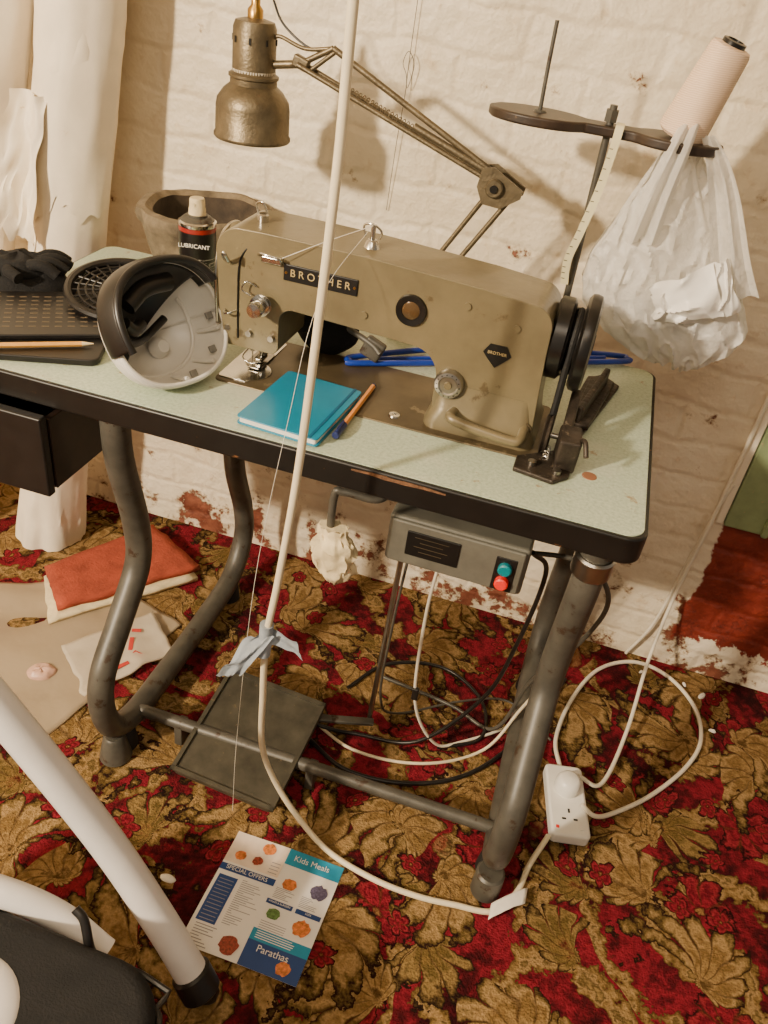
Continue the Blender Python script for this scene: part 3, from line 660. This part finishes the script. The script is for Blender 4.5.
prism('elastic',[(.047,-.0825),(.051,-.0825),(.051,.0825),(.047,.0825)],.0115,.0122,M('elastic_blue',(0,92,130),.5),nb,M4=Rn)
pn=empty('ballpoint_pen',(-.434,.14,.768))
mor=M('pen_orange',(232,150,70),.35,var=.04); mbl=M('pen_blue',(30,44,100),.3)
A=Vector((-.430,.044,.7680));B=Vector((-.428,.213,.7670)); dv=(B-A).normalized()
cyl('barrel',A+dv*.035,B,.0042,mor,pn,seg=6); cyl('cap',A,A+dv*.036,.0052,mbl,pn,.0052,20,.001)
cyl('end_plug',B,B+dv*.004,.0036,mbl,pn); box('clip',A+dv*.020+Vector((0,0,.0065)),(.003,.030,.0015),mbl,pn)
ch=empty('coat_hanger',(-.27,.40,.765)); mhb=M('hanger_blue',(30,62,165),.3)
E1=Vector((-.475,.275,.768));E2=Vector((-.060,.535,.768)); dd=(E2-E1).normalized(); nn_=Vector((-dd.y,dd.x,0))
mid=(E1+E2)/2
hp=[E1-dd*.01+nn_*.008,E1+dd*.012,mid,E2-dd*.012,E2+dd*.01+nn_*.010,E2-dd*.01+nn_*.026,mid+dd*.05+nn_*.060,mid+nn_*.068,mid-dd*.05+nn_*.060,E1+dd*.01+nn_*.026]
sweep('hanger_frame',hp,.005,mhb,ch,12,6,cyc=True)
sweep('lower_rail',[E1+dd*.03+nn_*.016,mid+nn_*.018,E2-dd*.03+nn_*.016],.0035,mhb,ch,10,6)
sweep('hook',[mid+nn_*.066,mid+nn_*.085+Vector((0,0,.003)),mid+nn_*.10+dd*.015+Vector((0,0,.003)),mid+nn_*.112+dd*.0+Vector((0,0,.003)),mid+nn_*.105-dd*.02+Vector((0,0,.003))],.003,mhb,ch,10,6)

# ---------------- rolls ----------------
m_roll=M('roll_paper',(238,226,204),.7,var=.07,vscale=9,bump=.5,bscale=25,col2=(214,192,156),thr=.68)
def roll(x0,y0,x1,y1,r,hgt,seed):
    e=empty('paper_roll',(x0,y0,0)); a=Vector((x0,y0,.0));b=Vector((x1,y1,hgt)); d=b-a; L_=d.length; d.normalize(); u,v=frame(d)
    rings=[]
    for k in range(80):
        t=k/79; c=a+d*L_*t; ring=[]
        for j in range(80):
            an=2*math.pi*j/80
            wr=max(0,1-abs(nz(math.cos(an)*2+seed,math.sin(an)*2,t*7))*5)**2
            rr=r*(1+.06*nz(math.cos(an)*2+seed,math.sin(an)*2,t*5)+.05*wr*(.4+nz(t*9,seed)+.3)+.03*t+1.2*max(0,.12-t)*(.7+nz(math.cos(an)*2,math.sin(an)*2,seed)))
            q=c+(u*math.cos(an)+v*math.sin(an))*rr
            if k==0: q.z=.001+.012*max(0,nz(an*3,seed))
            ring.append(q)
        rings.append(ring)
    loft('roll_body',rings,m_roll,e)
    def fn(uu,vv):
        an=math.radians(-190+190*uu); t=.545+.425*vv+.03*nz(uu*4,seed)*(1-vv)+.02*nz(uu*16,seed+4)*(1-vv); rr=r*(1.07+.35*max(0,uu-.75)**1.2)+.004*nz(uu*6,vv*6,seed)
        return a+d*L_*t+Vector((math.cos(an),math.sin(an),0))*rr
    grid('loose_sheet',fn,60,40,m_roll,e)
    return e
r1=roll(-1.278,.500,-1.080,.596,.072,1.5,1)
r2_=roll(-1.52,.47,-1.230,.590,.070,1.5,5)
grid('torn_sheet',lambda u,v:(-1.27+.085*u+.010*nz(v*4,u*2)+.035*v,.440-.018*math.sin(u*6+v*3)+.01*nz(u*6,v*6)+.06*v,.80+.22*v+.03*nz(u*11,3)*(1-v)-.05*u*(1-v)),30,30,m_roll,r2_)

# ---------------- floor things ----------------
fm=empty('floor_mat',(-1.05,.41,.0))
m_terra=M('terracotta_fleece',(156,68,46),.95,var=.2,bump=1,bscale=180)
def quadslab(name,c,z0,z1,mat,parent,n=14,amp=.004,seed=0):
    c=[Vector((p[0],p[1],0)) for p in c]
    top=lambda u,v:(c[0]*(1-u)*(1-v)+c[1]*u*(1-v)+c[2]*u*v+c[3]*(1-u)*v)
    def fn(u,v):
        p=top(u,v); return (p.x+.006*nz(u*5,v*5,seed),p.y+.006*nz(v*5,u*5,seed+3),z1+amp*nz(u*4,v*4,seed))
    g=grid(name,fn,n,n,mat,parent); s=g.modifiers.new('s','SOLIDIFY'); s.thickness=z1-z0; s.offset=-1
    return g
quadslab('backing',[(-1.09,.215),(-.865,.48),(-1.04,.60),(-1.185,.335)],.005,.016,m_cloth,fm,seed=2)
quadslab('fleece',[(-1.085,.245),(-.872,.505),(-1.052,.60),(-1.192,.35)],.018,.032,m_terra,fm,seed=4)
ps=empty('plastic_sheet',(-1.05,.1,.0))
m_ps=MTrans('hazy_plastic',(200,182,154),.72,.18,7,.008)
quadslab('sheet',[(-.92,-.065),(-.83,.33),(-1.06,.40),(-1.45,.18)],.002,.004,m_ps,ps,44,.010,1)
m_rp=M('red_print',(196,60,52),.5)
quadslab('packet',[(-.90,.06),(-.80,.24),(-.90,.33),(-1.02,.16)],.013,.016,MTrans('clear_packet',(226,214,194),.8,.2,9,.008),ps,24,.006,6)
for k,(a,b) in enumerate(((-.88,.15),(-.91,.18),(-.89,.22),(-.94,.22),(-.86,.20),(-.90,.26))):
    box('print_%d'%k,(a,b,.0215),(.05-.006*k,.009,.001),m_rp,ps,rot=(0,0,1.0+.5*k))
pad('lump',-1.02,.09,.03,.022,.014,.4,M('pinkish_wrap',(200,160,140),.4),ps,3,.004)
# takeaway menu
tmn=empty('takeaway_menu',(-.395,-.2,.004))
x0,x1,y0,y1=-.495,-.296,-.304,-.092
cw={'w':M('menu_white',(232,228,222),.45,var=.02),'b':M('menu_blue',(36,68,128),.45,var=.05),'t':M('menu_teal',(30,140,176),.5),'o':M('menu_orange',(214,124,62),.5,var=.4,vscale=150),
    'g':M('menu_grey',(150,146,150),.5),'r':M('menu_red',(150,66,50),.5,var=.4,vscale=300),'gr':M('menu_green',(96,128,70),.6,var=.4,vscale=200),'cr':M('menu_cream',(232,214,196),.5),'pl':M('menu_plum',(92,84,110),.5,var=.4,vscale=260)}
def sheetz(u,v): return .003+.004*(1-abs(2*u-1))*.6+.002*math.sin(v*5)
def rect(name,u0,v0,u1,v1,mat,lift):
    def fn(a,b):
        u=u0+(u1-u0)*a; v=v0+(v1-v0)*b
        return (x0+(x1-x0)*u+.006*(v-.5),y0+(y1-y0)*v,sheetz(u,v)+lift)
    return grid(name,fn,6,6,mat,tmn)
def disc(u0,v0,r,mat,lift):
    vs=[];n=20
    for k in range(n):
        a=2*math.pi*k/n; rr=r*(1+.25*nz(k*.9,u0*9)); u=u0+rr*math.cos(a); v=v0+.85*rr*math.sin(a)
        vs.append((x0+(x1-x0)*u+.006*(v-.5),y0+(y1-y0)*v,sheetz(u,v)+lift))
    mk('picture',vs,[tuple(range(n))],mat,tmn)
rect('paper',0,0,1,1,cw['w'],0)
R=lambda *a:rect('panel',*a)
R(.5,.86,1,1,cw['t'],.0004);R(0,.72,.5,1,cw['cr'],.0004);R(.5,0,1,.20,cw['b'],.0004);R(.5,.20,1,.29,cw['t'],.0004)
R(.03,.20,.20,.60,cw['b'],.0005);R(.5,.50,.73,.54,cw['b'],.0005);R(.76,.50,.98,.54,cw['b'],.0005);R(.0,.64,.5,.70,cw['b'],.0006)
for u_,v_,r_,k_ in((.33,.93,.06,'o'),(.12,.80,.05,'o'),(.62,.70,.06,'o'),(.88,.72,.075,'pl'),(.60,.43,.055,'gr'),(.86,.40,.075,'o'),(.38,.10,.08,'r'),(.85,.08,.06,'o'),(.28,.80,.045,'r')): disc(u_,v_,r_,cw[k_],.0012)
random.seed(3)
for k in range(22): R(.24,.235+.0175*k,.27+.19*random.random(),.2405+.0175*k,cw['g'],.0006)
for k in range(8): R(.05,.02+.022*k,.12+.13*random.random(),.027+.022*k,cw['g'],.0006)
for k in range(12): R(.05,.22+.031*k,.18,.226+.031*k,cw['g'],.0008)
for k in range(7): R(.53,.56+.014*k,.60+.1*random.random(),.565+.014*k,cw['g'],.0006); R(.76,.56+.014*k,.82+.1*random.random(),.565+.014*k,cw['g'],.0006)
for k in range(4): R(.54,.22+.017*k,.9-.1*random.random(),.226+.017*k,cw['w'],.0008); R(.40,.74+.03*k,.48,.747+.03*k,cw['g'],.0006); R(.53,.30+.018*k,.75,.305+.018*k,cw['g'],.0006)
for s,a,b,sz,mt in(('SPECIAL OFFERS',.25,.67,.0105,'w'),('Kids Meals',.74,.93,.015,'w'),('Parathas',.72,.15,.016,'w'),('WRAPS & BURGERS',.615,.52,.0045,'w'),('SIDES',.87,.52,.0045,'w')):
    text('print_'+s.split()[0].lower(),s,sz,cw[mt],tmn,(x0+(x1-x0)*a,y0+(y1-y0)*b,sheetz(a,b)+.0018),(1,0,0),(0,1,0),.0001)
for k,(a,b,s) in enumerate(((-.565,-.215,.014),(.34,.60,.012),(.30,.62,.007),(.36,.50,.008),(.20,.62,.006))):
    e=empty('paper_scrap',(a,b,.003)); pad('scrap',a,b,s,s*.5,.005,k,m_paper,e,k,.001)

# hanging cable
hc=empty('hanging_cable',(-.41,-.1,1.2))
sweep('cable',[(-.405,-.1,2.40),(-.408,-.1,1.9),(-.411,-.1,1.283),(-.414,-.1,1.10),(-.428,-.1,.812),(-.445,-.1,.62),(-.458,-.1,.50),(-.464,-.085,.36),(-.474,-.05,.20),(-.455,-.035,.10),(-.405,-.045,.035),(-.33,-.075,.008),(-.24,-.095,.006),(-.16,-.098,.006),(-.095,-.090,.006),(-.03,-.078,.006),(.004,-.03,.006),(.018,.03,.006),(.043,.098,.012)],.0052,m_cable,hc,12,8)
m_rag=M('blue_grey_rag',(150,158,166),.85,var=.15,bump=.5,bscale=150)
sweep('tie_wrap',[(-.458,-.1,.530),(-.459,-.1,.50),(-.461,-.1,.470)],.0100,m_rag,hc)
grid('tie_tail_long',lambda u,v:(-.462-.050*u+.038*(v-.5)*(1+.2*nz(u*3,v*4)),-.108+.010*nz(u*3,v*3)-.008*math.sin(u*3),.512-.100*u+.014*(v-.5)+.005*nz(u*3,v*3)),20,12,m_rag,hc)
grid('tie_tail_short',lambda u,v:(-.460+.058*u-.008*(v-.5),-.108+.012*math.sin(u*3+v*1.5)+.004*nz(u*3,v*3),.507+.004*u+(.026+.022*u)*(v-.5)+.004*nz(u*3,v*3,3)),20,12,m_rag,hc)

# extension lead
el=empty('extension_lead',(.07,.18,0))
Re=Matrix.Translation((.066,.180,0))@Matrix.Rotation(math.radians(12),4,'Z')
prism('socket_body',rrect(-.037,-.080,.037,.080,.010),0,.028,m_white,el,.005,M4=Re)
def slot(x,y,w,h): prism('slot',[(x-w,y-h),(x+w,y-h),(x+w,y+h),(x-w,y+h)],.028,.0284,m_label,el,M4=Re)
slot(0,-.026,.002,.0045); slot(-.011,-.044,.004,.002); slot(.011,-.044,.004,.002)
prism('rocker',rrect(.016,-.066,.028,-.054,.002),.028,.031,m_white,el,M4=Re)
prism('neon',rrect(-.028,-.066,-.022,-.060,.001),.028,.029,m_red,el,M4=Re)
lathe('plug',[(0,0),(.023,0),(.0245,.004),(.0245,.020),(.020,.030),(.015,.033),(0,.034)],m_white,el,Re@Vector((.0,.024,.028)))
sweep('lead_loop',[Re@Vector((.02,-.02,.045)),(.12,.16,.03),(.16,.20,.006),(.23,.27,.006),(.30,.37,.006),(.333,.46,.006),(.32,.555,.006),(.26,.625,.008),(.18,.64,.008),(.10,.58,.006),(.05,.46,.006),(.03,.34,.006),(.045,.27,.010),Re@Vector((0,.07,.014))],.0045,m_wcable,el,10,8)
sweep('lead_riser',[Re@Vector((.02,.04,.05)),(.13,.25,.02),(.17,.40,.03),(.19,.56,.10),(.205,.64,.25),(.216,.655,.42),(.219,.655,.58),(.220,.655,.75),(.220,.655,1.0),(.220,.66,1.8)],.0042,m_wcable,el,10,8)
sweep('lead_riser_2',[(.16,.66,.01),(.19,.655,.12),(.205,.66,.28),(.218,.66,.45),(.226,.655,.52)],.0035,m_wcable,el,10,8)
def cab(pts,r=.0035,mat=m_black):
    e=empty('power_cable',pts[0]); sweep('flex',pts,r,mat,e,10,8)
cab([(-.13,.11,.62),(-.10,.16,.55),(-.11,.20,.35),(-.14,.22,.18),(-.24,.20,.03),(-.36,.19,.006),(-.44,.17,.02),(-.55,.19,.02),(-.64,.25,.008)],.004,m_black)
cab([(-.26,.12,.59),(-.27,.15,.40),(-.26,.18,.16),(-.21,.21,.03),(-.16,.25,.006),(-.05,.36,.006),(-.02,.50,.006)],.003,m_wcable)
cab([(-.31,.12,.59),(-.325,.16,.35),(-.33,.2,.12),(-.30,.27,.01),(-.18,.36,.006),(-.08,.40,.006),(.02,.33,.006)],.0025,m_grey)
cab([(-.62,.10,.02),(-.50,.16,.006),(-.36,.10,.006),(-.22,.12,.006),(-.11,.20,.006),(-.02,.36,.006),(.03,.52,.006)],.0045,m_black)
cab([(-.62,.16,.02),(-.50,.20,.006),(-.36,.15,.006),(-.22,.17,.006),(-.11,.25,.006),(-.06,.30,.10),(-.02,.25,.3)],.0032,m_cable)
cab([(-.18,.12,.60),(-.06,.12,.62),(.0,.14,.55),(-.01,.20,.40),(-.06,.28,.2),(-.1,.30,.02),(-.2,.34,.006),(-.36,.36,.006)],.004,m_grey)
cab([(-.42,.30,.006),(-.36,.40,.006),(-.24,.44,.006),(-.14,.38,.006),(-.12,.28,.006),(-.2,.22,.006)],.004,m_black)
e=empty('inline_switch',(-.26,.17,.19)); box('switch_body',(-.262,.172,.19),(.012,.010,.03),m_black,e,.003)
tg=empty('masking_tape',(-.02,-.05,.01))
def tf(u,v): return (-.035+.055*u,-.085+.05*u+.03*(v-.5),.014+.006*math.sin(u*3)+.003*nz(u*5,v*5))
grid('tape',tf,10,8,m_paper,tg,.001)

# chair at the lower left
oc=empty('swivel_chair',(-.7,-.5,0))
m_cw=M('chair_white',(224,220,216),.3,var=.03)
P4=[(-.83,-.345,.68),(-.707,-.342,.50),(-.591,-.338,.30),(-.50,-.352,.16),(-.432,-.372,.065)]
sweep('curved_leg',P4,.024,m_cw,oc,24,8)
cyl('leg_cap',(-.444,-.368,.080),(-.420,-.376,.045),.029,m_black,oc,bev=.004)
lathe('castor_wheel',[(0,0),(.026,0),(.030,.004),(.030,.016),(.026,.02),(0,.02)],m_black,oc,(-.430,-.376,.031),(0,1,0))
sweep('second_leg',[(-.80,-.47,.30),(-.68,-.445,.28),(-.60,-.430,.24),(-.53,-.435,.20)],.019,m_cw,oc,20,8)
pts=rrect(-.95,-.85,-.405,-.46,.08,8)
Rc=Matrix.Translation((0,0,.25))
prism('seat_pad',pts,-.03,.03,m_foam,oc,.02,M4=Rc,seg=5)
sweep('seat_piping',[(a,b,.262) for a,b in pts[::3]],.004,m_black,oc,8,3,cyc=True)
lathe('seat_disc',[(0,.012),(.05,.010),(.068,.004),(.072,0)],m_cw,oc,(-.625,-.585,.280))
sweep('lever_cable',[(-.56,-.44,.30),(-.545,-.445,.29),(-.53,-.46,.26),(-.525,-.455,.22)],.006,m_black,oc)
cyl('seat_column',(-.75,-.62,.06),(-.75,-.62,.22),.03,m_black,oc)
for a in (100,172,244,316):
    ca,sa=math.cos(math.radians(a)),math.sin(math.radians(a))
    cyl('base_spoke',(-.75,-.62,.07),(-.75+.22*ca,-.62+.22*sa,.06),.018,m_black,oc)
    cyl('base_castor',(-.75+.22*ca,-.63+.22*sa,.028),(-.75+.22*ca,-.61+.22*sa,.028),.028,m_black,oc)

e=empty('wall_wire',(-.55,WY-.01,1.1))
sweep('wire',[(-.56,WY-.006,.90),(-.555,WY-.012,1.02),(-.55,WY-.012,1.12),(-.56,WY-.014,1.15),(-.552,WY-.015,1.17),(-.54,WY-.014,1.15),(-.55,WY-.012,1.12),(-.548,WY-.01,1.3),(-.54,WY-.01,1.6)],.0006,m_grey,e,6,6)

# ---------------- lights ----------------
def area(name,loc,tgt,size,power,col):
    l=bpy.data.lights.new(name,'AREA'); l.shape='DISK'; l.size=size; l.energy=power; l.color=col
    o=bpy.data.objects.new(name,l); SC.collection.objects.link(o); o.location=loc
    o.rotation_euler=(Vector(tgt)-Vector(loc)).to_track_quat('-Z','Y').to_euler(); return o
area('room_light',(-2.1,-2.5,2.15),(-.4,.3,.7),.20,210,(1,.82,.60))
area('overhead_fill',(-.2,-1.2,2.37),(-.2,-.6,0),1.0,18,(1,.84,.64))  # added wide soft fill from above, not a lamp of the room
w=bpy.data.worlds.new('world'); SC.world=w; w.use_nodes=True
w.node_tree.nodes['Background'].inputs[0].default_value=(1,.87,.70,1); w.node_tree.nodes['Background'].inputs[1].default_value=.30

# ---------------- camera ----------------
cd=bpy.data.cameras.new('camera'); cam=bpy.data.objects.new('camera',cd); SC.collection.objects.link(cam); SC.camera=cam
yaw,pitch,roll_=.2031,.6169,.1516
f=Vector((-math.sin(yaw)*math.cos(pitch),math.cos(yaw)*math.cos(pitch),-math.sin(pitch)))
r=Vector((math.cos(yaw),math.sin(yaw),0)); u=r.cross(f)
r2=r*math.cos(roll_)+u*math.sin(roll_); u2=-r*math.sin(roll_)+u*math.cos(roll_)
Mx=Matrix((r2,u2,-f)).transposed().to_4x4(); Mx.translation=Vector((-.1557,-.8836,1.3382)); cam.matrix_world=Mx
cd.sensor_fit='VERTICAL'; cd.sensor_height=24; cd.lens=817.73/1024*24; cd.clip_start=.01
